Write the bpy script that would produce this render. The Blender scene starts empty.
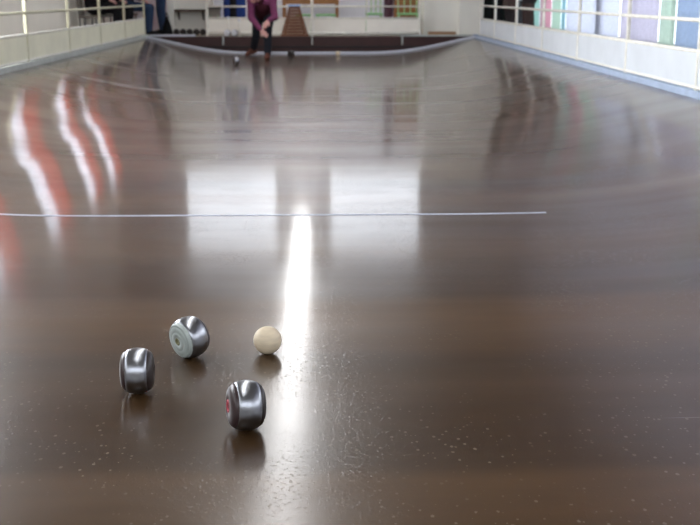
import bpy, bmesh, math, random
from mathutils import Vector, Matrix, Quaternion
random.seed(7)
PI = math.pi
S = bpy.context.scene
COL = S.collection

# ------------------------------------------------------------------ materials
def lin(c):
    return tuple(((v/255)/12.92 if v/255 <= .04045 else ((v/255+.055)/1.055)**2.4) for v in c)

def mat(name, rgb, rough=.6, metal=0., var=.10, scale=14., emit=0., emit_rgb=None, ior=1.45, stretch=(1, 1, 1), spec=.5):
    m = bpy.data.materials.new(name); m.use_nodes = True
    nt = m.node_tree; N = nt.nodes; L = nt.links
    b = N['Principled BSDF']
    c = lin(rgb)
    tc = N.new('ShaderNodeTexCoord'); mp = N.new('ShaderNodeMapping'); mp.inputs['Scale'].default_value = stretch
    nz = N.new('ShaderNodeTexNoise'); nz.inputs['Scale'].default_value = scale; nz.inputs['Detail'].default_value = 3
    rp = N.new('ShaderNodeValToRGB')
    rp.color_ramp.elements[0].position = .3; rp.color_ramp.elements[1].position = .7
    rp.color_ramp.elements[0].color = tuple(v*(1-var) for v in c)+(1,)
    rp.color_ramp.elements[1].color = tuple(min(1, v*(1+var)) for v in c)+(1,)
    L.new(tc.outputs['Object'], mp.inputs['Vector']); L.new(mp.outputs[0], nz.inputs['Vector'])
    L.new(nz.outputs['Fac'], rp.inputs['Fac']); L.new(rp.outputs[0], b.inputs['Base Color'])
    b.inputs['Roughness'].default_value = rough; b.inputs['Metallic'].default_value = metal
    b.inputs['IOR'].default_value = ior; b.inputs['Specular IOR Level'].default_value = spec
    if emit:
        b.inputs['Emission Color'].default_value = lin(emit_rgb or rgb)+(1,)
        b.inputs['Emission Strength'].default_value = emit
    return m

def cloth_mat(name, rgb, transl=.0):
    m = mat(name, rgb, .85, var=.15, scale=30, spec=.15)
    if transl:
        nt = m.node_tree; N = nt.nodes; L = nt.links
        b = N['Principled BSDF']; t = N.new('ShaderNodeBsdfTranslucent'); mx = N.new('ShaderNodeMixShader')
        t.inputs['Color'].default_value = lin(rgb)+(1,)
        mx.inputs[0].default_value = transl
        L.new(b.outputs[0], mx.inputs[1]); L.new(t.outputs[0], mx.inputs[2])
        L.new(mx.outputs[0], N['Material Output'].inputs['Surface'])
    return m

def floor_mat():
    m = bpy.data.materials.new('resin_track'); m.use_nodes = True
    nt = m.node_tree; N = nt.nodes; L = nt.links; b = N['Principled BSDF']
    def node(t, **k):
        n = N.new(t)
        for a, v in k.items(): setattr(n, a, v)
        return n
    def math_(op, a, c=None):
        n = node('ShaderNodeMath', operation=op)
        for i, v in enumerate((a, c)):
            if v is None: continue
            if isinstance(v, (int, float)): n.inputs[i].default_value = v
            else: L.new(v, n.inputs[i])
        return n.outputs[0]
    def noise(vec, scale, detail=2, rough=.5):
        n = node('ShaderNodeTexNoise'); n.inputs['Scale'].default_value = scale
        n.inputs['Detail'].default_value = detail; n.inputs['Roughness'].default_value = rough
        L.new(vec, n.inputs['Vector']); return n.outputs['Fac']
    def mapping(s, loc=(0, 0, 0), rot=(0, 0, 0)):
        n = node('ShaderNodeMapping'); n.inputs['Scale'].default_value = s
        n.inputs['Location'].default_value = loc; n.inputs['Rotation'].default_value = rot
        L.new(tc.outputs['Object'], n.inputs['Vector']); return n.outputs[0]
    def ramp(fac, stops, interp='LINEAR'):
        n = node('ShaderNodeValToRGB'); n.color_ramp.interpolation = interp
        e = n.color_ramp.elements
        while len(e) < len(stops): e.new(.5)
        for i, (p, c) in enumerate(stops):
            e[i].position = p; e[i].color = (c if len(c) == 4 else tuple(c)+(1,))
        L.new(fac, n.inputs['Fac']); return n.outputs[0]
    def mix(fac, a, c, blend='MIX'):
        n = node('ShaderNodeMix', data_type='RGBA', blend_type=blend)
        if isinstance(fac, (int, float)): n.inputs[0].default_value = fac
        else: L.new(fac, n.inputs[0])
        for i, v in ((6, a), (7, c)):
            if isinstance(v, tuple): n.inputs[i].default_value = v+(1,)
            else: L.new(v, n.inputs[i])
        return n.outputs[2]
    tc = node('ShaderNodeTexCoord')
    sx = node('ShaderNodeSeparateXYZ'); L.new(tc.outputs['Object'], sx.inputs[0])
    # the resin was laid in bands across the track
    wob = math_('MULTIPLY', math_('SUBTRACT', noise(mapping((.55, .3, 0)), 1.2), .5), .13)
    y = math_('ADD', sx.outputs['Y'], wob)
    def t(v): return v/8.0
    A = lin((BR[0], BR[1], BR[2]))
    def k(f): return tuple(v*f for v in A)
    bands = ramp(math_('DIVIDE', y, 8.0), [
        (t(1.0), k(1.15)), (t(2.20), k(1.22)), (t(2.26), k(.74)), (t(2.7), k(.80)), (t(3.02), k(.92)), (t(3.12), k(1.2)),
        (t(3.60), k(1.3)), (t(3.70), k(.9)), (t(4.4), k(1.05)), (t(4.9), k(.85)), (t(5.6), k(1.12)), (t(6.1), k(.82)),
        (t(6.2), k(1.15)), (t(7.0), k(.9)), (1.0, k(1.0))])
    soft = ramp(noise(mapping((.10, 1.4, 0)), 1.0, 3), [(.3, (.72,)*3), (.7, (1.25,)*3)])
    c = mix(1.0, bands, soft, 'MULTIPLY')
    grain = ramp(noise(mapping((3, 13, 1)), 1.0, 2), [(.3, (.93,)*3), (.7, (1.07,)*3)])
    c = mix(1.0, c, grain, 'MULTIPLY')
    # pale flecks in the resin
    vo = node('ShaderNodeTexVoronoi'); vo.inputs['Scale'].default_value = 88
    L.new(mapping((1.0, .75, .2)), vo.inputs['Vector'])
    sep = node('ShaderNodeSeparateColor'); L.new(vo.outputs['Color'], sep.inputs[0])
    pick = math_('GREATER_THAN', sep.outputs[0], .66)
    size = math_('ADD', math_('MULTIPLY', math_('MULTIPLY', sep.outputs[1], sep.outputs[1]), .34), .07)
    clus = ramp(noise(mapping((1, 1, 1)), 2.2, 2), [(.36, (0, 0, 0)), (.54, (1, 1, 1))])
    fleck = math_('MULTIPLY', math_('MULTIPLY', math_('LESS_THAN', vo.outputs['Distance'], size), pick), clus)
    c = mix(math_('MULTIPLY', fleck, .45), c, lin((136, 128, 117)))
    # fine scratches
    sc1 = ramp(noise(mapping((1.3, 60, 1), rot=(0, 0, .10)), 1.0, 2), [(.72, (0, 0, 0)), (.76, (1, 1, 1))])
    sc2 = ramp(noise(mapping((1, 1, 1), loc=(3, 1, 0)), .9, 2), [(.52, (0, 0, 0)), (.68, (1, 1, 1))])
    scr = math_('MULTIPLY', sc1, sc2)
    c = mix(math_('MULTIPLY', scr, .35), c, lin((150, 148, 142)))
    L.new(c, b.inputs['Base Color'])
    r0 = ramp(noise(mapping((.3, 2.2, 0)), 1.0, 3), [(.3, (RO*.8,)*3), (.7, (RO*1.25,)*3)])
    r = math_('ADD', r0, math_('MULTIPLY', fleck, .35))
    L.new(r, b.inputs['Roughness'])
    bp = node('ShaderNodeBump'); bp.inputs['Strength'].default_value = .17; bp.inputs['Distance'].default_value = .002
    pits = ramp(noise(mapping((1, 1, 1)), 95, 1), [(.60, (0, 0, 0)), (.72, (1, 1, 1))])
    L.new(math_('MULTIPLY', pits, clus), bp.inputs['Height']); L.new(bp.outputs[0], b.inputs['Coat Normal'])
    L.new(math_('SUBTRACT', .75, math_('MULTIPLY', fleck, .35)), b.inputs['Coat Weight'])
    b.inputs['IOR'].default_value = 1.5; b.inputs['Specular IOR Level'].default_value = .12
    b.inputs['Coat IOR'].default_value = 1.45; L.new(ramp(math_('DIVIDE', sx.outputs['Y'], 20.), [(.10, (.20,)*3), (.17, (.14,)*3), (.26, (.09,)*3)]), b.inputs['Coat Roughness'])
    return m

BR = (66, 47, 27); RO = .37
M = {}
def mk(k, *a, **kw): M[k] = mat(k, *a, **kw)
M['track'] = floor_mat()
mk('walkway', (150, 142, 130), .7)
mk('wall_cream', (234, 232, 224), .8, var=.03, scale=2)
mk('wall_grey', (238, 233, 222), .8, var=.03, scale=2)
mk('wall_lilac', (228, 227, 235), .8, var=.03, scale=2)
mk('wall_right', (205, 204, 218), .8, var=.03, scale=2)
mk('ceiling', (84, 77, 69), .9, var=.06, scale=1)
mk('sheet_left', (222, 219, 196), .6, var=.06, scale=3)
mk('sheet_right', (206, 211, 216), .6, var=.05, scale=3)
mk('sheet_far', (236, 231, 220), .6, var=.04, scale=3)
mk('pipe_olive', (196, 192, 164), .5)
mk('pipe_cream', (228, 225, 214), .5)
mk('curb_left', (172, 176, 172), .6, var=.12, scale=6)
mk('curb_right', (160, 174, 196), .6, var=.10, scale=6)
mk('strip', (196, 200, 212), .55, var=.06, scale=6)
mk('maroon', (54, 27, 25), .6, var=.15, scale=6)
mk('black_rubber', (28, 26, 28), .7)
mk('paint_white', (172, 176, 192), .5, var=.12, scale=9)
mk('paint_worn', (150, 150, 150), .5, var=.3, scale=9)
mk('steel', (150, 152, 158), .29, 1., var=.06, scale=40)
mk('steel_dark', (60, 62, 62), .25, 1., var=.1, scale=40)
mk('wood_maroon', (52, 38, 39), .35, var=.18, scale=30, stretch=(1, 6, 6))
mk('wood_dark', (40, 31, 29), .38, var=.2, scale=30, stretch=(1, 6, 6))
mk('cap_pale', (160, 168, 164), .45, var=.05, scale=30)
mk('cap_pale_ring', (204, 208, 204), .45, var=.05, scale=30)
mk('brass', (120, 118, 84), .4, .6)
mk('red_ring', (176, 36, 58), .5)
mk('hole', (18, 16, 16), .8)
mk('boxwood', (206, 190, 164), .55, var=.10, scale=24, stretch=(1, 1, 5))
mk('lamp_white', (225, 225, 220), .5)
mk('tube', (255, 252, 244), .4, emit=7.6, emit_rgb=(250, 250, 250))
mk('pane_far', (230, 235, 240), .4, emit=1.35, emit_rgb=(240, 246, 255))
mk('pane_side', (230, 235, 240), .4, emit=1.75, emit_rgb=(232, 240, 255))
mk('pane_near', (230, 235, 240), .4, emit=2.4, emit_rgb=(240, 246, 255))
mk('pane_left', (230, 235, 240), .4, emit=10.0, emit_rgb=(244, 248, 255))  # glow of the added, unseen left windows that brighten the hall
mk('pane_left_near', (230, 235, 240), .4, emit=1.4, emit_rgb=(244, 248, 255))  # weaker glow for the added windows near the camera, both walls
mk('pane_right', (230, 235, 240), .4, emit=1.25, emit_rgb=(244, 248, 255))
mk('frame', (214, 212, 204), .5)
M['red_curtain'] = cloth_mat('red_curtain', (244, 154, 136), .85)
for k, c in dict(aqua=(176, 212, 206), pink=(224, 184, 198), mint=(198, 220, 208), teal=(160, 200, 210), white=(226, 230, 240),
                 lilac=(214, 212, 224), sage=(202, 218, 208), blue=(178, 194, 214), rose=(196, 162, 178)).items():
    M['curtain_'+k] = cloth_mat('curtain_'+k, c, .55)
mk('wood_orange', (150, 100, 58), .5, var=.2, scale=10, stretch=(1, 6, 6))
mk('wood_slat', (122, 82, 58), .55, var=.2, scale=10, stretch=(1, 6, 6))
mk('wood_shelf', (66, 50, 34), .6, var=.15, scale=10)
mk('wood_plank', (146, 108, 72), .6, var=.15, scale=10, stretch=(1, 6, 6))
mk('green', (134, 186, 130), .45)
mk('green_pale', (170, 206, 150), .45)
mk('blue_pale', (150, 180, 224), .6)
mk('grey_chair', (128, 122, 114), .6)
mk('door_dark', (40, 36, 34), .6)
for k, c in dict(skin=(202, 150, 142), hair_grey=(120, 112, 106), hair_dark=(46, 36, 32), plum=(116, 60, 92), plum_dark=(66, 32, 40), navy=(40, 43, 50),
                 shoe_brown=(104, 66, 56), black=(26, 25, 28), jeans=(46, 62, 88), bluecoat=(38, 58, 116), brown=(74, 60, 58), shoe_black=(24, 22, 22),
                 charcoal=(52, 48, 50), eye=(30, 24, 22), lips=(160, 92, 86), paper=(226, 228, 234), bag=(20, 20, 22)).items():
    M[k] = cloth_mat(k, c) if k not in ('skin', 'eye', 'lips') else mat(k, c, .5, var=.05)

# ------------------------------------------------------------------ mesh helpers
def empty(name, loc=(0, 0, 0), rz=0):
    o = bpy.data.objects.new(name, None); COL.objects.link(o)
    o.location = loc; o.rotation_euler = (0, 0, rz); o.empty_display_size = .1
    return o

def tag(o, label=None, cat=None, group=None, kind=None):
    if label: o['label'] = label
    if cat: o['category'] = cat
    if group: o['group'] = group
    if kind: o['kind'] = kind
    return o

def thing(name, label, cat, loc=(0, 0, 0), rz=0, group=None):
    return tag(empty(name, loc, rz), label, cat, group)

class MB:
    def __init__(s): s.bm = bmesh.new()
    def box(s, c, d, rot=None, bev=0.):
        t = bmesh.new(); bmesh.ops.create_cube(t, size=1)
        for v in t.verts: v.co = Vector((v.co.x*d[0], v.co.y*d[1], v.co.z*d[2]))
        if bev: bmesh.ops.bevel(t, geom=t.edges[:], offset=bev, segments=2, affect='EDGES', profile=.5)
        R = rot.to_4x4() if rot else Matrix()
        for v in t.verts: v.co = R @ v.co + Vector(c)
        s._add(t); return s
    def span(s, a, b, bev=0.):
        return s.box([(a[i]+b[i])/2 for i in range(3)], [abs(b[i]-a[i]) for i in range(3)], bev=bev)
    def _add(s, t):
        mp = {v: s.bm.verts.new(v.co) for v in t.verts}
        for f in t.faces:
            try:
                nf = s.bm.faces.new([mp[v] for v in f.verts]); nf.smooth = f.smooth
            except ValueError: pass
        t.free()
    def capsule(s, a, b, ra, rb=None, seg=14, caps=True, flat=False):
        a = Vector(a); b = Vector(b); rb = ra if rb is None else rb
        d = b-a; L_ = d.length; q = d.to_track_quat('Z', 'Y')
        pr = []
        if flat: pr = [(0., 0.), (ra, 0.), (rb, L_), (0., L_)]
        else:
            for i in range(5):
                an = PI/2*(1-i/4); pr.append((ra*math.cos(an), -ra*math.sin(an)))
            for i in range(5):
                an = PI/2*i/4; pr.append((rb*math.cos(an), L_+rb*math.sin(an)))
        s.lathe(pr, a, q, seg, smooth=True); return s
    def lathe(s, prof, org=(0, 0, 0), q=None, seg=32, smooth=True):
        org = Vector(org); q = q or Quaternion()
        rings = []
        for r, z in prof:
            if r < 1e-6: rings.append([s.bm.verts.new(org+q @ Vector((0, 0, z)))])
            else: rings.append([s.bm.verts.new(org+q @ Vector((r*math.cos(2*PI*k/seg), r*math.sin(2*PI*k/seg), z))) for k in range(seg)])
        for A, B in zip(rings, rings[1:]):
            for k in range(seg):
                k2 = (k+1) % seg
                if len(A) == 1 and len(B) == 1: continue
                if len(A) == 1: f = [A[0], B[k2], B[k]]
                elif len(B) == 1: f = [A[k], A[k2], B[0]]
                else: f = [A[k], A[k2], B[k2], B[k]]
                nf = s.bm.faces.new(f); nf.smooth = smooth
        return s
    def ell(s, c, r, rot=None, seg=20):
        t = bmesh.new(); bmesh.ops.create_uvsphere(t, u_segments=seg, v_segments=seg//2+2, radius=1)
        R = rot.to_4x4() if rot else Matrix()
        for v in t.verts: v.co = R @ Vector((v.co.x*r[0], v.co.y*r[1], v.co.z*r[2])) + Vector(c)
        for f in t.faces: f.smooth = True
        s._add(t); return s
    def prism(s, pts, a, b, axis=1):
        def P(p, t): return (p[0], t, p[1]) if axis == 1 else ((t, p[0], p[1]) if axis == 0 else (p[0], p[1], t))
        A = [s.bm.verts.new(P(p, a)) for p in pts]; B = [s.bm.verts.new(P(p, b)) for p in pts]
        s.bm.faces.new(A); s.bm.faces.new(B[::-1])
        n = len(pts)
        for i in range(n): s.bm.faces.new([A[i], B[i], B[(i+1) % n], A[(i+1) % n]])
        return s
    def build(s, name, m, parent=None, recalc=True):
        if recalc: bmesh.ops.recalc_face_normals(s.bm, faces=s.bm.faces[:])
        me = bpy.data.meshes.new(name); s.bm.to_mesh(me); s.bm.free()
        me.materials.append(m if not isinstance(m, str) else M[m])
        o = bpy.data.objects.new(name, me); COL.objects.link(o)
        if parent: o.parent = parent
        return o

def remesh(o, voxel, smooth=4):
    md = o.modifiers.new('r', 'REMESH'); md.mode = 'VOXEL'; md.voxel_size = voxel; md.use_smooth_shade = True
    sm = o.modifiers.new('s', 'SMOOTH'); sm.iterations = smooth; sm.factor = .5
    dg = bpy.context.evaluated_depsgraph_get()
    me = bpy.data.meshes.new_from_object(o.evaluated_get(dg))
    o.modifiers.clear(); old = o.data; o.data = me; bpy.data.meshes.remove(old)
    for p in me.polygons: p.use_smooth = True
    return o

def copy_tree(o, parent=None):
    c = o.copy(); COL.objects.link(c)
    if parent: c.parent = parent
    for ch in list(o.children): copy_tree(ch, c)
    return c

def struct(name, mb, m): return tag(mb.build(name, m), kind='structure')

# ------------------------------------------------------------------ setting
PX = [0, .9, 1.28, 1.65, 2.05, 2.47, 2.79, 3.0]
PZ = [0, 0, .004, .028, .088, .175, .248, .285]
def lerp_prof(x):
    x = abs(x)
    for i in range(len(PX)-1):
        if x <= PX[i+1]:
            t = (x-PX[i])/(PX[i+1]-PX[i]); return PZ[i]*(1-t)+PZ[i+1]*t
    return PZ[-1]+(x-3.0)*.17
def prof(x):                       # smoothed cross-section of the dished track
    return sum(lerp_prof(x+d)*w for d, w in ((-.16, .15), (-.08, .2), (0, .3), (.08, .2), (.16, .15)))
NEAR, FAR = -1.2, 20.0
XL, XR, YB, YN, ZC, ZW = -4.0, 4.2, 22.5, -3.0, 5.3, .285

def sheet(x0, x1, y0, y1, nx, dz, ny=72):
    mb = MB(); rows = []
    for k in range(ny+1):
        y = y0+(y1-y0)*k/ny
        rows.append([mb.bm.verts.new((x0+(x1-x0)*i/nx, y, prof(x0+(x1-x0)*i/nx)+dz)) for i in range(nx+1)])
    for a, b in zip(rows, rows[1:]):
        for i in range(nx):
            f = mb.bm.faces.new([a[i], a[i+1], b[i+1], b[i]]); f.smooth = True
    return mb
def slab(x0, x1, y0, y1, nx, dz0, dz1):
    mb = MB(); st = []
    for i in range(nx+1):
        x = x0+(x1-x0)*i/nx; z = prof(x)
        st.append([mb.bm.verts.new(p) for p in ((x, y0, z+dz0), (x, y1, z+dz0), (x, y1, z+dz1), (x, y0, z+dz1))])
    for A, B in zip(st, st[1:]):
        for k in range(4): mb.bm.faces.new([A[k], A[(k+1) % 4], B[(k+1) % 4], B[k]])
    mb.bm.faces.new(st[0]); mb.bm.faces.new(st[-1][::-1])
    return mb
fm = sheet(-3.0, 3.0, NEAR, FAR+.35, 120, 0)
fm._add(slab(-3.0, 3.0, NEAR, FAR+.35, 60, -.12, -.012).bm)
fl = fm.build('floor', 'track', recalc=False)
tag(fl, kind='structure')
struct('walkway_left', MB().span((XL, YN, ZW-.2), (-3.03, YB, ZW)), 'walkway')
struct('walkway_right', MB().span((3.03, YN, ZW-.2), (XR, YB, ZW)), 'walkway')
struct('walkway_far', MB().span((-3.03, FAR+.36, ZW-.2), (3.03, YB, ZW)), 'walkway')
struct('walkway_near', MB().span((-3.03, YN, ZW-.2), (3.03, NEAR-.01, ZW)), 'walkway')
struct('wall_left', MB().span((XL-.15, YN, 0), (XL, YB, ZC)), 'wall_grey')
struct('wall_right', MB().span((XR, YN, 0), (XR+.15, YB, ZC)), 'wall_right')
struct('wall_far', MB().span((XL-.15, YB, 0), (XR+.15, YB+.15, ZC)), 'wall_lilac')
struct('wall_near', MB().span((XL-.15, YN-.15, 0), (XR+.15, YN, ZC)), 'wall_cream')
struct('ceiling', MB().span((XL-.15, YN-.15, ZC), (XR+.15, YB+.15, ZC+.1)), 'ceiling')
struct('wall_far_right', MB().span((2.13, 20.85, ZW), (2.78, YB-.001, 2.6)).span((2.78, 20.72, ZW), (3.24, YB-.001, 2.6)), 'wall_cream')
struct('wall_far_left', MB().span((-2.84, 21.75, ZW), (-2.70, YB-.001, 2.4)).span((-2.70, 21.95, ZW), (-2.0, YB-.001, 2.4)), 'wall_cream')
struct('trim_left', MB().span((-3.06, NEAR, .20), (-2.985, FAR+.3, .335), bev=.008), 'curb_left')
struct('trim_right', MB().span((2.985, NEAR, .20), (3.06, FAR+.3, .335), bev=.008), 'curb_right')
struct('trim_far', slab(-2.985, 2.985, FAR-.03, FAR+.03, 70, -.02, .034), 'strip')
# thin painted lines
struct('line_marking', slab(-2.98, 1.26, 5.130, 5.154, 60, .0002, .0016), 'paint_white')
struct('line_marking', slab(-2.45, -1.36, 11.93, 11.965, 24, .0002, .0012), 'paint_worn')
# doors
d = tag(MB().span((3.3, 22.46, ZW), (4.15, 22.5, 2.4)).build('door_1', 'door_dark'), kind='structure')

def window(n, axis, wall, a0, a1, z0, z1, pane, nm=1, inward=1):
    """window on a wall: axis 0 = wall at x=wall, axis 1 = wall at y=wall"""
    def P(u, w, z): return (w, u, z) if axis == 0 else (u, w, z)
    fr = MB(); t = .06; w0, w1 = wall, wall+inward*.05
    fr.span(P(a0-t, w0, z0-t), P(a1+t, w1, z0)).span(P(a0-t, w0, z1), P(a1+t, w1, z1+t))
    fr.span(P(a0-t, w0, z0), P(a0, w1, z1)).span(P(a1, w0, z0), P(a1+t, w1, z1))
    for i in range(1, nm):
        u = a0+(a1-a0)*i/nm; fr.span(P(u-.018, w0, z0), P(u+.018, w1, z1))
    o = tag(fr.build('window_%d' % n, 'frame'), kind='structure')
    MB().span(P(a0, w0, z0), P(a1, wall+inward*.02, z1)).build('pane', pane, o)
    return o
window(1, 1, YB, -2.66, -.80, 2.62, 4.36, 'pane_far', 1, -1)
window(2, 1, YB, .36, 2.22, 2.62, 4.36, 'pane_far', 1, -1)
n = 3
def curtain(name, label, axis, wall, a0, a1, z0, z1, m, inward, amp=.03, folds=6, off=.09, group=None):
    mb = MB(); k = max(12, folds*8); rows = []
    for z in (z0, z1):
        row = []
        for i in range(k+1):
            u = a0+(a1-a0)*i/k; w = wall+inward*(off+amp*math.sin(2*PI*folds*i/k))
            row.append(mb.bm.verts.new((w, u, z) if axis == 0 else (u, w, z)))
        rows.append(row)
    for i in range(k):
        f = mb.bm.faces.new([rows[0][i], rows[0][i+1], rows[1][i+1], rows[1][i]]); f.smooth = True
    r = bmesh.ops.solidify(mb.bm, geom=mb.bm.faces[:], thickness=.004)
    o = mb.build(name, m)
    return tag(o, label, 'curtain', group)
# left wall: bare windows added as fill light, then high windows with orange red curtains
for a0, a1 in ((-2.6, .9), (1.3, 4.8), (5.2, 8.6), (9.0, 11.8)):
    window(n, 0, XL, a0, a1, 1.2, 2.7, 'pane_left' if a0 > 5 else 'pane_left_near', 3, 1); n += 1
LW = [(13.1, 14.5), (16.2, 17.6), (19.1, 20.15), (21.1, 22.05)]
for i, (a0, a1) in enumerate(LW):
    window(n, 0, XL, a0, a1, 1.66, 2.62, 'pane_side', 1, 1); n += 1
    curtain('red_curtain', 'orange red curtain over most of a high left wall window', 0, XL, a0+(a1-a0)*.34, a1+.05, 1.52, 2.68, 'red_curtain', 1, folds=4, group='red curtains along the left wall')
# near wall, behind the camera
for a0, a1 in ((-3.2, -1.3), (-.6, 1.0), (1.7, 3.4)):
    window(n, 1, YN, a0, a1, 1.7, 3.6, 'pane_near', 2, 1); n += 1

# right wall: pastel curtains
for a0, a1 in ((6.1, 10.3), (10.6, 15.4), (15.7, 21.0)):
    window(n, 0, XR, a0, a1, .50, 2.40, 'pane_right', 3, -1); n += 1
for a0, a1 in ((-2.6, 1.4), (1.8, 5.7)):
    window(n, 0, XR, a0, a1, 1.2, 2.7, 'pane_left_near', 3, -1); n += 1  # uncurtained windows out of view, added only to brighten the room
RC = [('aqua', 19.75, 21.3), ('rose', 19.45, 19.72), ('pink', 18.75, 19.42), ('mint', 18.0, 18.72), ('teal', 17.65, 17.97),
      ('white', 14.45, 17.62), ('lilac', 12.75, 14.40), ('sage', 12.15, 12.72), ('blue', 10.6, 12.12), ('lilac', 8.6, 10.55), ('white', 6.0, 8.55)]
seen = {}
PLACE = {'aqua': 'behind the dark dressed spectators', 'rose': 'narrow, right next to the aqua one', 'pink': 'between rose and mint ones', 'mint': 'between pink and teal ones',
         'teal': 'next to the wide white one', 'sage': 'between the lilac and blue ones', 'blue': 'at the right edge of the photo'}
for c, a, b in RC:
    seen[c] = seen.get(c, 0)+1
    if c in PLACE: lab = '%s curtain on the right wall, %s' % (c, PLACE[c])
    elif c == 'white': lab = 'wide white curtain on the right wall beside the teal one' if seen[c] == 1 else 'white curtain nearest the camera on the right wall'
    else: lab = 'pale lilac curtain on the right wall behind the fence, left of the sage one' if seen[c] == 1 else 'pale lilac curtain on the right wall, nearer the camera than the blue one'
    curtain('curtain', lab, 0, XR, a, b, .42, 2.5, 'curtain_'+c, -1, amp=.022, folds=max(2, int((b-a)/.22)), group='pastel curtains along the right wall')

# ------------------------------------------------------------------ fences
ZB, ZP, ZM, ZT = .355, .625, .855, 1.12
def fence(name, label, x, ys, sheet_m, pipe_m, side):
    t = thing(name, label, 'fence', (x, ys[0], ZW))
    def P(yy, z): return (0, yy-ys[0], z-ZW)
    for y in ys:
        MB().box(P(y, (.30+ZT)/2), (.034, .034, ZT-.30), bev=.006).build('post', pipe_m, t)
    for nme, z, r in (('bottom_rail', ZB, .014), ('panel_rail', ZP, .016), ('middle_rail', ZM, .016), ('top_rail', ZT, .022)):
        MB().capsule(P(ys[0], z), P(ys[-1], z), r, flat=True).build(nme, 'pipe_cream' if nme != 'middle_rail' else pipe_m, t)
    for a, b in zip(ys, ys[1:]):
        MB().span((side*.002, a-ys[0]+.017, ZB-ZW), (side*.008, b-ys[0]-.017, ZP-ZW)).build('panel', sheet_m, t)
    return t
fence('side_fence', 'cream pipe fence with pale panels along left edge of the track', -3.02, [1.97+2*i for i in range(9)]+[20.0], 'sheet_left', 'pipe_olive', 1)
fence('side_fence', 'cream pipe fence with white panels along right edge of the track', 3.02, [2.33+1.95*i for i in range(9)]+[19.6], 'sheet_right', 'pipe_cream', -1)
# far fence, across
t = thing('end_fence', 'cream pipe fence with off white panels across the far end', 'fence', (0, 20.36, .30))
for x in (-1.92, .01, 1.02, 2.0):
    MB().box((x, 0, .41), (.05 if x != 1.02 else .02, .045, .82), bev=.006).build('post', 'pipe_cream', t)
for nme, z, r in (('bottom_rail', .05, .03), ('panel_rail', .325, .016), ('middle_rail', .535, .016), ('top_rail', .81, .022)):
    MB().capsule((-1.92, 0, z), (2.0, 0, z), r, flat=True).build(nme, 'pipe_cream', t)
for a, b in ((-1.9, -.02), (.04, 1.0), (1.03, 1.98)):
    MB().span((a, .0, .05), (b, .006, .325)).build('panel', 'sheet_far', t)

# end board behind the strip
t = thing('end_board', 'dark maroon backboard across the far end of the track', 'board', (0, 20.22, .0))
bd = MB()
bd.prism([(-2.96, .262)]+[(x, prof(x)+.005) for x in [-2.9+.1*i for i in range(59)]]+[(2.96, .262), (2.96, .30), (-2.96, .30)], -.04, .06)
bd.build('panel', 'maroon', t)
MB().span((-2.05, -.055, .10), (2.05, -.04, .128), bev=.004).build('rubber_strip', 'black_rubber', t)  # dark line low on the board, built as a thin strip
MB().span((-2.96, -.06, .30), (-2.13, .06, .335), bev=.006).build('cap_rail', 'strip', t)
MB().span((1.62, -.06, .30), (2.96, .06, .33), bev=.006).build('cap_rail', 'curb_left', t)
for x in (-1.62, .01, 1.67):
    MB().span((x-.014, -.062, .15), (x+.014, -.04, .32), bev=.004).build('bracket', 'curb_left', t)

# ------------------------------------------------------------------ lamps
def lamp():
    t = thing('fluorescent_lamp', 'long white fluorescent lamp with a diffuser hanging over the middle of the track', 'lamp', (0, 0, 0), 0, 'fluorescent lamps hung in a row over the track')
    h = MB(); h.prism([(-.16, -.02), (.16, -.02), (.16, .02), (.08, .08), (-.08, .08), (-.16, .02)], -.92, .92); h.build('housing', 'lamp_white', t)
    MB().span((-.14, -.90, -.035), (.14, .90, -.021), bev=.004).build('diffuser', 'tube', t)
    for s in (-1, 1):
        MB().capsule((0, s*.6, .07), (0, s*.6, ZC-3.6), .006, flat=True, seg=8).build('rod', 'lamp_white', t)
    return t
lp = lamp()
for i in range(11):
    o = lp if i == 0 else copy_tree(lp)
    o.location = (-.23, 21.2-1.9*i, 3.6)

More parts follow.
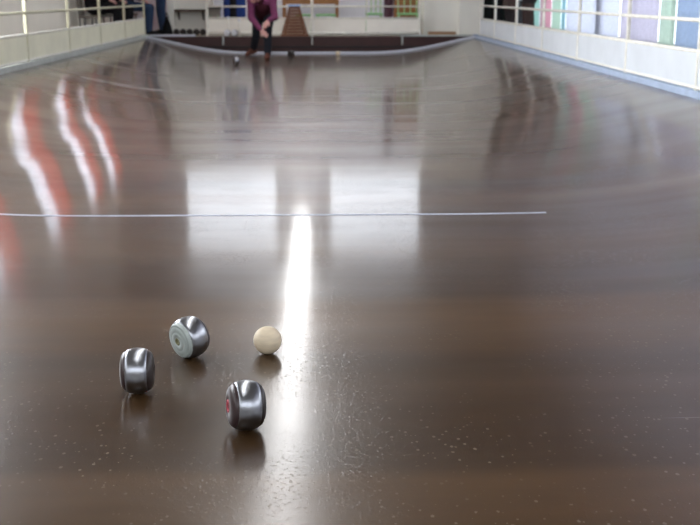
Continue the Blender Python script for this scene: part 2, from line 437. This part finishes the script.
# ------------------------------------------------------------------ boules
AX = .91
def boule(kind, name='boule'):
    """axis along local X, centre at origin, R .062"""
    t = empty(name)
    q = Vector((1, 0, 0)).to_track_quat('Z', 'Y')
    R = .062
    band = [(.0545, -.031), (.0562, -.030), (.0590, -.022), (.0610, -.012), (.0620, 0), (.0610, .012), (.0590, .022), (.0562, .030), (.0545, .031)]
    MB().lathe(band, (0, 0, 0), q, 56).build('steel_band', 'steel' if kind != 'dark' else 'steel_dark', t)
    if kind == 'pale':
        prof_ = [(.0545, .029), (.0538, .034), (.0505, .040), (.0465, .0432), (.0455, .0418), (.0440, .0435), (.0300, .0465), (.0285, .0455), (.027, .0468), (.0125, .0482), (.0120, .0460), (0, .0460)]
        a = MB().lathe([(r, -z) for r, z in prof_], (0, 0, 0), q, 56).build('end_cap', 'cap_pale', t); a['label'] = 'pale grey ringed end cap'
        MB().lathe([(.0548, .029), (.0525, .036), (.046, .043), (.034, .047), (.0, .048)], (0, 0, 0), q, 48).build('end_cap', 'wood_dark', t)
        MB().lathe([(.0115, -.0455), (.0115, -.0478), (.007, -.0482), (.006, -.0462), (0, -.0462)], (0, 0, 0), q, 24).build('weight_plug', 'brass', t)
    else:
        cm = {'wood': 'wood_maroon', 'red': 'wood_maroon', 'dark': 'wood_dark'}[kind]
        cp = [(.0548, .029), (.0530, .0350), (.0490, .0410), (.0420, .0455), (.0320, .0480), (.0165, .0490), (.0160, .0465), (0, .0465)]
        MB().lathe([(r, -z) for r, z in cp], (0, 0, 0), q, 48).build('end_cap', cm, t)
        MB().lathe(cp, (0, 0, 0), q, 48).build('end_cap', 'wood_dark', t)
        p = MB().lathe([(.0165, -.046), (.0165, -.0492), (.0100, -.0495), (.0095, -.0470)], (0, 0, 0), q, 28).build('plug_ring', 'red_ring' if kind == 'red' else 'wood_dark', t)
        MB().lathe([(.0098, -.0474), (0, -.0474)], (0, 0, 0), q, 20).build('plug_hole', 'hole', p)
    for o in [c for c in t.children]+[g for c in t.children for g in c.children]:
        for v in o.data.vertices: v.co.x *= AX
    return t
def put_boule(o, x, y, yaw, pitch=0, spin=0, label=None, z=None, group=None):
    h = .062
    o.rotation_euler = (Matrix.Rotation(yaw, 3, 'Z') @ Matrix.Rotation(pitch, 3, 'Y') @ Matrix.Rotation(spin, 3, 'X')).to_euler()
    # lowest point of the tilted barrel
    pts = [(.062, 0), (.0590, .022), (.0545, .031), (.0490, .041), (.042, .0455), (.032, .048)]
    lo = max(r*math.cos(pitch)+AX*a*abs(math.sin(pitch)) for r, a in pts)
    o.location = (x, y, (prof(x) if z is None else z)+lo+.0004)
    tag(o, label, 'ball', group)
def B(yx): return yx
bA = boule('wood'); put_boule(bA, -.336, 2.742, math.radians(4), math.radians(0), .4, 'steel banded boule with dark wooden ends, leftmost of the near balls')
bB = boule('pale'); put_boule(bB, -.231, 3.032, math.radians(42), math.radians(-7), 0, 'steel banded boule showing a pale ringed end cap, behind the other two boules')
bC = boule('red'); put_boule(bC, -.029, 2.484, math.radians(17), math.radians(4), 0, 'steel banded boule with a red ringed plug, nearest the camera')
jack = MB().ell((0, 0, 0), (.042, .042, .042), seg=40).build('jack_ball', 'boxwood'); jack.location = (-.003, 3.057, .0422)
tag(jack, 'small plain boxwood jack ball beside the near boules', 'ball')
bD = copy_tree(bA); put_boule(bD, -1.13, 16.72, math.radians(20), 0, 0, 'steel boule lying in front of the player, left of the feet')
bE = boule('dark'); put_boule(bE, -.34, 18.65, math.radians(60), 0, 0, 'dark boule lying at the far end right of the player')
j2 = jack.copy(); COL.objects.link(j2); j2.location = (.469, 19.25, .0425); tag(j2, 'small tan jack ball lying by the far end strip', 'ball')
for i, (x, yw) in enumerate(((-1.549, 80), (-1.412, 70))):
    o = copy_tree(bB)
    c = next(c for c in o.children if c.data.materials[0] == M['cap_pale']); c.data = c.data.copy(); c.data.materials[0] = M['paper']  # white cap colour stands in for the glint on shiny steel
    put_boule(o, x, 20.22, math.radians(yw), 0, 0, ['boule with white end cap on the end board, left one of the pair', 'boule with white end cap on the end board, right one of the pair'][i], z=.3015)
o0 = None
for i in range(5):
    o = copy_tree(bE); put_boule(o, -2.61+.128*i, 21.25, math.radians(90+random.uniform(-15, 15)), 0, 0, 'dark boule in the row under the far left shelf', z=ZW, group='dark boules in a row under the shelf')

# ------------------------------------------------------------------ furniture beyond the far fence
def stake(x, y, h, lab, m):
    t = thing('skittle_post', lab, 'post', (x, y, .301))
    MB().capsule((0, 0, 0), (0, 0, h-.03), .02, .016, flat=True).build('shaft', m, t)
    MB().ell((0, 0, h-.02), (.027, .027, .027)).build('cap', 'paper', t)
    MB().capsule((0, 0, 0), (0, 0, .012), .036, .03, flat=True).build('base', m, t)
stake(-1.53, 20.30, .35, 'slim white post with round cap standing behind the left shiny boule', 'pipe_cream')
stake(-1.33, 20.30, .31, 'slim cream post with round cap standing behind the right shiny boule', 'pipe_cream')

t = thing('slatted_ramp', 'brown slatted wooden trapezoid leaning against the far fence', 'rack', (-.311, 20.268, .3015))
zz = [.0+i*.054 for i in range(10)]
for i in range(10):
    z0, z1 = zz[i]+.06-.06, zz[i]+.046
    w0 = .262-(.165)*(z0/.54); w1 = .262-.165*(z1/.54)
    mb = MB(); mb.prism([(-w0, z0), (w0, z0), (w1, z1), (-w1, z1)], -.012+.05*z0, .012+.05*z0); mb.build('slat', 'wood_slat', t)
for s in (-1, 1):
    MB().prism([(s*.20, 0), (s*.17, 0), (s*.055, .53), (s*.085, .53)], .024, .04).build('rail', 'wood_shelf', t)
bx = tag(MB().box((0, 0, 0), (.22, .05, .035), bev=.008).build('folded_cloth', 'blue_pale'), 'pale blue folded cloth on top of the slatted wooden trapezoid', 'cloth')
bx.location = (-.311, 20.285, .30+.532+.019)

t = thing('wooden_table', 'orange brown wooden table behind the far fence', 'table', (-.027, 21.85, ZW))
MB().box((0, 0, .75), (1.2, .7, .04), bev=.006).build('tabletop', 'wood_orange', t)
MB().box((0, -.28, .66), (1.08, .03, .15)).box((0, .28, .66), (1.08, .03, .15)).box((-.52, 0, .66), (.03, .55, .15)).box((.52, 0, .66), (.03, .55, .15)).build('apron', 'wood_orange', t)
for sx in (-1, 1):
    for sy in (-1, 1): MB().box((sx*.52, sy*.29, .365), (.055, .055, .73), bev=.004).build('leg', 'wood_orange', t)

def stool(x, y, w, lab, m, h=.40):
    t = thing('stool', lab, 'stool', (x, y, ZW))
    MB().box((0, 0, h-.02), (w, .30, .04), bev=.012).build('seat', m, t)
    for sx in (-1, 1):
        for sy in (-1, 1): MB().capsule((sx*(w/2-.02), sy*.13, 0), (sx*(w/2-.05), sy*.1, h-.03), .014, flat=True).build('leg', 'green', t)
    MB().capsule((-w/2+.04, -.12, .18), (w/2-.04, -.12, .18), .009, flat=True).build('stretcher', 'green', t)
    return t
stool(-.15, 21.3, .30, 'green stool at the left of the wooden table', 'green')
stool(.27, 21.3, .40, 'green stool at the right of the wooden table', 'green')
t = stool(-1.90, 21.6, .24, 'low stool with black cushion behind the left end of the far fence', 'grey_chair', .50)
MB().box((0, 0, .525), (.25, .31, .06), bev=.02).build('cushion', 'black', t)
MB().box((0, 0, .25), (.20, .24, .42)).build('body', 'grey_chair', t)

def chair(x, y, rz, w, lab, m, m2, hs=.42, hb=.85, group=None):
    t = thing('chair', lab, 'chair', (x, y, ZW), rz, group)
    MB().box((0, 0, hs-.02), (w, .38, .04), bev=.012).build('seat', m, t)
    for sx in (-1, 1):
        MB().capsule((sx*(w/2-.02), .17, 0), (sx*(w/2-.03), .15, hs-.03), .014, flat=True).build('leg', m2, t)
        MB().capsule((sx*(w/2-.02), -.18, 0), (sx*(w/2-.03), -.17, hs-.03), .014, flat=True).build('leg', m2, t)
    b = MB()
    for k in range(4):
        xx = -w/2+.03+(w-.06)*k/3; b.capsule((xx, -.175, hs-.02), (xx, -.23, hb-.05), .012, flat=True)
    b.box((0, -.232, hb-.05), (w-.01, .025, .09), bev=.01)
    b.build('backrest', m2, t)
    return t
chair(1.2, 21.3, PI, .33, 'green slat back chair left of the brown cabinet', 'green', 'green_pale')
chair(1.86, 21.3, PI, .42, 'green slat back chair in front of the brown cabinet', 'green', 'green_pale')
t = thing('wooden_cabinet', 'brown wooden cabinet behind the green chair at right of far fence', 'cabinet', (1.88, 22.15, ZW))
MB().box((0, .01, .70), (.46, .34, 1.40), bev=.006).build('body', 'wood_orange', t)
for s in (-1, 1):
    d_ = MB().box((s*.112, -.17, .72), (.21, .02, 1.28), bev=.004).build('door', 'wood_orange', t)
    MB().ell((s*.03, -.19, .75), (.014, .014, .014), seg=12).build('knob', 'brass', d_)
curtain('curtain', 'narrow rose curtain on the far wall beside the brown cabinet', 1, YB, 1.46, 1.63, .40, 2.3, 'curtain_rose', -1, folds=2)

t = thing('wall_shelf', 'dark wooden wall shelf in the far left corner above the dark boules', 'shelf', (-2.39, 21.80, .72))
MB().box((0, 0, .02), (.60, .29, .045), bev=.004).build('board', 'wood_shelf', t)
for s in (-1, 1): MB().prism([(.14, 0), (-.08, 0), (.14, -.16)], s*.24-.012, s*.24+.012, axis=0).build('bracket', 'wood_shelf', t)
pl = tag(MB().span((2.19, 20.50, ZW), (2.70, 20.70, ZW+.085), bev=.006).build('wooden_plank', 'wood_plank'), 'brown wooden plank lying before the pale wall at far right', 'plank')
# black bag
t = thing('bag', 'tall black bag standing on the floor by the far left doorway', 'bag', (-2.72, 20.80, ZW))
MB().lathe([(0, 0), (.10, 0), (.105, .05), (.085, .16), (.045, .28), (.03, .33), (.035, .36), (0, .36)], seg=24).build('body', 'bag', t)
MB().capsule((-.03, 0, .35), (0, 0, .43), .008).capsule((.03, 0, .35), (0, 0, .43), .008).build('handle', 'bag', t)

# ------------------------------------------------------------------ people
def V(*a): return Vector(a)
def hand(mb, wr, dirv, palm_n, side, curl=.5, sc=1.):
    d = Vector(dirv).normalized(); nrm = Vector(palm_n); nrm = (nrm-d*nrm.dot(d)).normalized(); lat = d.cross(nrm)*side
    wr = Vector(wr); k = wr+d*.045*sc
    for s in (-.022, -.007, .008, .022):
        mb.capsule(wr+lat*s*.7, wr+d*.085*sc+lat*s*1.25, .014*sc, .012*sc, seg=10)
    for i, (s, ln) in enumerate(((-.030, .068), (-.010, .078), (.010, .074), (.029, .058))):
        p = wr+d*.088*sc+lat*s
        dd = (d+nrm*curl*.45).normalized(); p2 = p+dd*ln*.5*sc
        dd2 = (d*.8+nrm*curl*1.3).normalized(); p3 = p2+dd2*ln*.5*sc
        mb.capsule(p, p2, .0098*sc, .009*sc, seg=8); mb.capsule(p2, p3, .009*sc, .0075*sc, seg=8)
    th = wr+d*.025*sc-lat*.026; t2 = th+(d*.7-lat*.75+nrm*.25).normalized()*.04*sc; t3 = t2+(d*.95-lat*.15+nrm*.4).normalized()*.032*sc
    mb.capsule(th, t2, .013*sc, .011*sc, seg=8); mb.capsule(t2, t3, .0108*sc, .0085*sc, seg=8)

def figure(J, name, label, loc, rz, cols, voxel=.011, hair='hair_dark', coat_hem=None, hands=True, head_rot=(0, 0)):
    """J: joint positions in a frame facing +Y. cols: top, trousers, shoes"""
    t = thing(name, label, 'person', loc, rz)
    pel, chest, neck, hd = J['pelvis'], J['chest'], J['neck'], J['head']
    yaw, pit = head_rot
    R = Matrix.Rotation(yaw, 3, 'Z') @ Matrix.Rotation(pit, 3, 'X')
    H = lambda x, y, z: hd+R @ V(x, y, z)
    b = MB()
    # head with brow, nose, jaw, ears
    b.ell(H(0, -.012, .028), (.077, .096, .095), R).ell(H(0, .022, -.052), (.058, .068, .066), R)
    b.ell(H(0, .062, -.098), (.024, .022, .018), R)
    b.capsule(H(0, .083, .012), H(0, .108, -.028), .009, .014, seg=10)
    b.ell(H(0, .082, -.066), (.026, .012, .012), R)
    b.capsule(H(-.035, .078, .024), H(.035, .078, .024), .012, seg=10)
    for s in (-1, 1): b.ell(H(s*.078, -.004, -.008), (.010, .021, .032), R)
    b.capsule(neck-(neck-chest)*.12, hd+R @ V(0, -.02, -.05), .057, .052)
    up = (chest-pel).normalized()
    b.capsule(pel, pel+(chest-pel)*.5, .125, .120).capsule(pel+(chest-pel)*.5, chest, .120, .135)
    b.capsule(J['shR'], J['shL'], .062, .062)
    b.capsule(J['hipR'], J['hipL'], .105, .105)
    for s in 'RL':
        b.capsule(chest, J['sh'+s], .10, .058)
        b.capsule(J['sh'+s], J['el'+s], .050, .040).capsule(J['el'+s], J['wr'+s], .040, .027)
        b.capsule(J['hip'+s], J['kn'+s], .082, .056).capsule(J['kn'+s], J['an'+s], .054, .038)
        b.capsule(J['an'+s], J['toe'+s], .036, .026)
        if hands:
            sd = 1 if s == 'R' else -1
            hdv = J.get('hd'+s, (J['wr'+s]-J['el'+s]).normalized()); pn = J.get('pn'+s, V(-sd, 0, 0))
            hand(b, J['wr'+s], hdv, pn, sd, .55)
    body = remesh(b.build('body', 'skin', t), voxel, 3)
    # clothes
    c = MB()
    mid = pel+(chest-pel)*.5
    c.capsule(pel+up*(.02 if coat_hem is None else 0), mid, .146, .140).capsule(mid, chest, .140, .155)
    c.capsule(J['shR'], J['shL'], .076, .076)
    c.capsule(chest, neck-(neck-chest)*.1, .12, .074)
    for s in 'RL':
        c.capsule(chest, J['sh'+s], .118, .074)
        c.capsule(J['sh'+s], J['el'+s], .067, .056).capsule(J['el'+s], J['el'+s]+(J['wr'+s]-J['el'+s])*.93, .056, .041)
    if coat_hem is not None:
        for s in 'RL':
            c.capsule(J['hip'+s], J['hip'+s]+(J['kn'+s]-J['hip'+s])*coat_hem, .125, .115)
        m0 = (J['hipR']+J['hipL'])/2; m1 = (J['knR']+J['knL'])/2
        c.capsule(m0, m0+(m1-m0)*coat_hem, .13, .12)
    remesh(c.build('coat' if coat_hem is not None else 'sweater', cols[0], t), voxel, 3)
    c = MB(); c.capsule(J['hipR'], J['hipL'], .125, .125).capsule(pel, pel+up*.08, .138, .136)
    for s in 'RL':
        c.capsule(J['hip'+s], J['kn'+s], .103, .074).capsule(J['kn'+s], J['an'+s]+(J['kn'+s]-J['an'+s])*.06, .074, .060)
    remesh(c.build('trousers', cols[1], t), voxel, 3)
    for s in 'RL':
        a, e = J['an'+s], J['toe'+s]
        d = (e-a); d.z = 0; d = d.normalized()
        c = MB(); heel = V(a.x, a.y, max(.04, min(a.z-.045, a.z-.03)))
        c.capsule(heel-d*.03, e, .042, .036).capsule(a-d*.005, heel, .046, .044).capsule(a, e, .042, .034)
        remesh(c.build('shoe', cols[2], t), .009, 2)
    # hair, eyes, mouth
    h = MB(); h.ell(H(0, -.024, .044), (.083, .096, .090), R).ell(H(0, -.052, -.005), (.078, .066, .075), R)
    remesh(h.build('hair', hair, t), .009, 2)
    for s in (-1, 1): MB().ell(H(s*.030, .081, .003), (.011, .007, .007), R, seg=10).build('eye', 'eye', t)
    MB().ell(H(0, .093, -.066), (.024, .006, .007), R, seg=10).build('mouth', 'lips', t)
    return t

def stand(**k):
    J = dict(pelvis=V(0, 0, .92), chest=V(0, -.01, 1.25), neck=V(0, -.01, 1.46), head=V(0, .03, 1.60),
             shR=V(.185, -.01, 1.40), shL=V(-.185, -.01, 1.40), elR=V(.25, -.02, 1.12), elL=V(-.25, -.02, 1.12), wrR=V(.26, .06, .88), wrL=V(-.26, .06, .88),
             hipR=V(.09, 0, .90), hipL=V(-.09, 0, .90), knR=V(.10, .02, .49), knL=V(-.10, .02, .49), anR=V(.11, -.02, .085), anL=V(-.11, -.02, .085),
             toeR=V(.13, .15, .036), toeL=V(-.13, .15, .036))
    J.update(k); return J
def sit(**k):
    J = dict(pelvis=V(0, -.02, .57), chest=V(0, -.05, .88), neck=V(0, -.04, 1.08), head=V(0, .01, 1.22),
             shR=V(.185, -.08, 1.02), shL=V(-.185, -.08, 1.02), elR=V(.23, .03, .76), elL=V(-.23, .03, .76), wrR=V(.10, .24, .68), wrL=V(-.10, .24, .68),
             hipR=V(.09, -.01, .555), hipL=V(-.09, -.01, .555), knR=V(.10, .40, .525), knL=V(-.10, .40, .525), anR=V(.11, .36, .085), anL=V(-.11, .36, .085),
             toeR=V(.12, .51, .036), toeL=V(-.12, .51, .036), pnR=V(0, 0, -1), pnL=V(0, 0, -1))
    J.update(k); return J

def vest(t, J, m, voxel=.0075):
    pel, chest, neck = J['pelvis'], J['chest'], J['neck']; up = (chest-pel).normalized(); mid = pel+(chest-pel)*.5
    c = MB(); c.capsule(pel+up*.04, mid, .154, .148).capsule(mid, chest, .148, .163)
    c.capsule(chest, neck-(neck-chest)*.15, .13, .080)
    for s in 'RL': c.capsule(chest, chest+(J['sh'+s]-chest)*.62, .128, .092)
    return remesh(c.build('vest', m, t), voxel, 3)
# the player, lunging forward after releasing the ball
JP = dict(pelvis=V(.0, -.24, .74), chest=V(.01, .06, .90), neck=V(.04, .24, .99), head=V(.13, .37, 1.035),
          shR=V(.18, .18, .95), shL=V(-.17, .16, .95), elR=V(.185, .29, .68), elL=V(-.205, .20, .68),
          wrR=V(.02, .40, .49), wrL=V(-.11, .36, .64), hdR=V(-.75, .25, -.75), pnR=V(0, -1, -.1), hdL=V(.55, .35, -.75), pnL=V(0, -1, -.2),
          hipR=V(.09, -.24, .72), hipL=V(-.09, -.22, .72), knL=V(-.085, .22, .50), anL=V(-.07, .14, .085), toeL=V(-.06, .33, .036),
          knR=V(.15, -.52, .38), anR=V(.22, -.84, .13), toeR=V(.33, -.73, .036))
pl = figure(JP, 'person', 'person in a plum sweater bending forward on the track after a throw', (-.79, 18.40, 0), PI, ('plum', 'navy', 'shoe_brown'), voxel=.0075, hair='hair_grey', head_rot=(.1, -.15))
vest(pl, JP, 'plum_dark')
# seated spectators on grey chairs
for x, y, lab in ((-3.64, 18.75, 'black coated person seated behind the left fence, nearer the camera'), (-3.64, 19.75, 'black coated person seated behind the left fence, farther from the camera')):
    chair(x-.05, y, -PI/2, .44, 'grey chair under the %s black coated person behind the left fence' % ('nearer' if y < 19 else 'farther'), 'grey_chair', 'grey_chair', .42, .88)
    figure(sit(), 'person', lab, (x, y, ZW), -PI/2, ('black', 'black', 'shoe_black'), coat_hem=.35)
chair(-3.48, 20.78, -PI/2, .44, 'grey chair in the far left doorway under the person in jeans', 'grey_chair', 'grey_chair', .42, .88)
figure(sit(), 'person', 'seated person in blue jeans partly hidden by the left fence end', (-3.43, 20.78, ZW), -PI/2, ('charcoal', 'jeans', 'shoe_black'))
figure(stand(elR=V(.22, .08, 1.13), wrR=V(.02, .26, 1.02)), 'person', 'standing person in dark jacket and blue jeans in the far left doorway', (-2.90, 21.42, ZW), PI*.60, ('black', 'jeans', 'shoe_black'))
bc = figure(stand(), 'person', 'person in a blue coat standing behind the far fence', (-1.49, 21.40, ZW), PI, ('bluecoat', 'black', 'shoe_black'), coat_hem=1.25)
MB().capsule((.02, .075, 1.25), (.02, .085, .36), .075, .085).build('open_front', 'black', bc)
figure(stand(), 'person', 'standing spectator all in black behind the right fence, farthest back', (3.50, 20.55, ZW), PI/2, ('black', 'black', 'shoe_black'), coat_hem=.6)
figure(stand(), 'person', 'standing spectator in a dark brown coat, middle of three behind right fence', (3.60, 19.75, ZW), PI*.55, ('brown', 'charcoal', 'shoe_black'), coat_hem=.8)
figure(stand(), 'person', 'standing spectator holding white paper behind the right fence', (3.72, 18.75, ZW), PI*.55, ('charcoal', 'brown', 'shoe_black'), coat_hem=.5)
pp = tag(MB().box((0, 0, 0), (.10, .012, .15), bev=.002).build('paper', 'paper'), 'folded white paper held by the spectator behind the right fence', 'paper')
pp.location = (3.50, 18.50, ZW+.74)

# ------------------------------------------------------------------ camera, world, view
w = bpy.data.worlds.new('World'); S.world = w; w.use_nodes = True
w.node_tree.nodes['Background'].inputs[0].default_value = (.6, .68, .8, 1); w.node_tree.nodes['Background'].inputs[1].default_value = .3
cd = bpy.data.cameras.new('Camera'); cam = bpy.data.objects.new('Camera', cd); COL.objects.link(cam); S.camera = cam
F = 1075.
cd.sensor_width = 36; cd.lens = F/700*36
th = math.atan(267.5/F); yaw = math.atan(30/(F/math.cos(th)))
cam.location = (.16, 0, 1.04); cam.rotation_euler = (PI/2-th, 0, -yaw)
cd.dof.use_dof = True; cd.dof.focus_distance = 2.95; cd.dof.aperture_fstop = 6.5
cd.clip_start = .05
S.view_settings.view_transform = 'Standard'; S.view_settings.look = 'None'; S.view_settings.gamma = 1; S.view_settings.exposure = 1.05
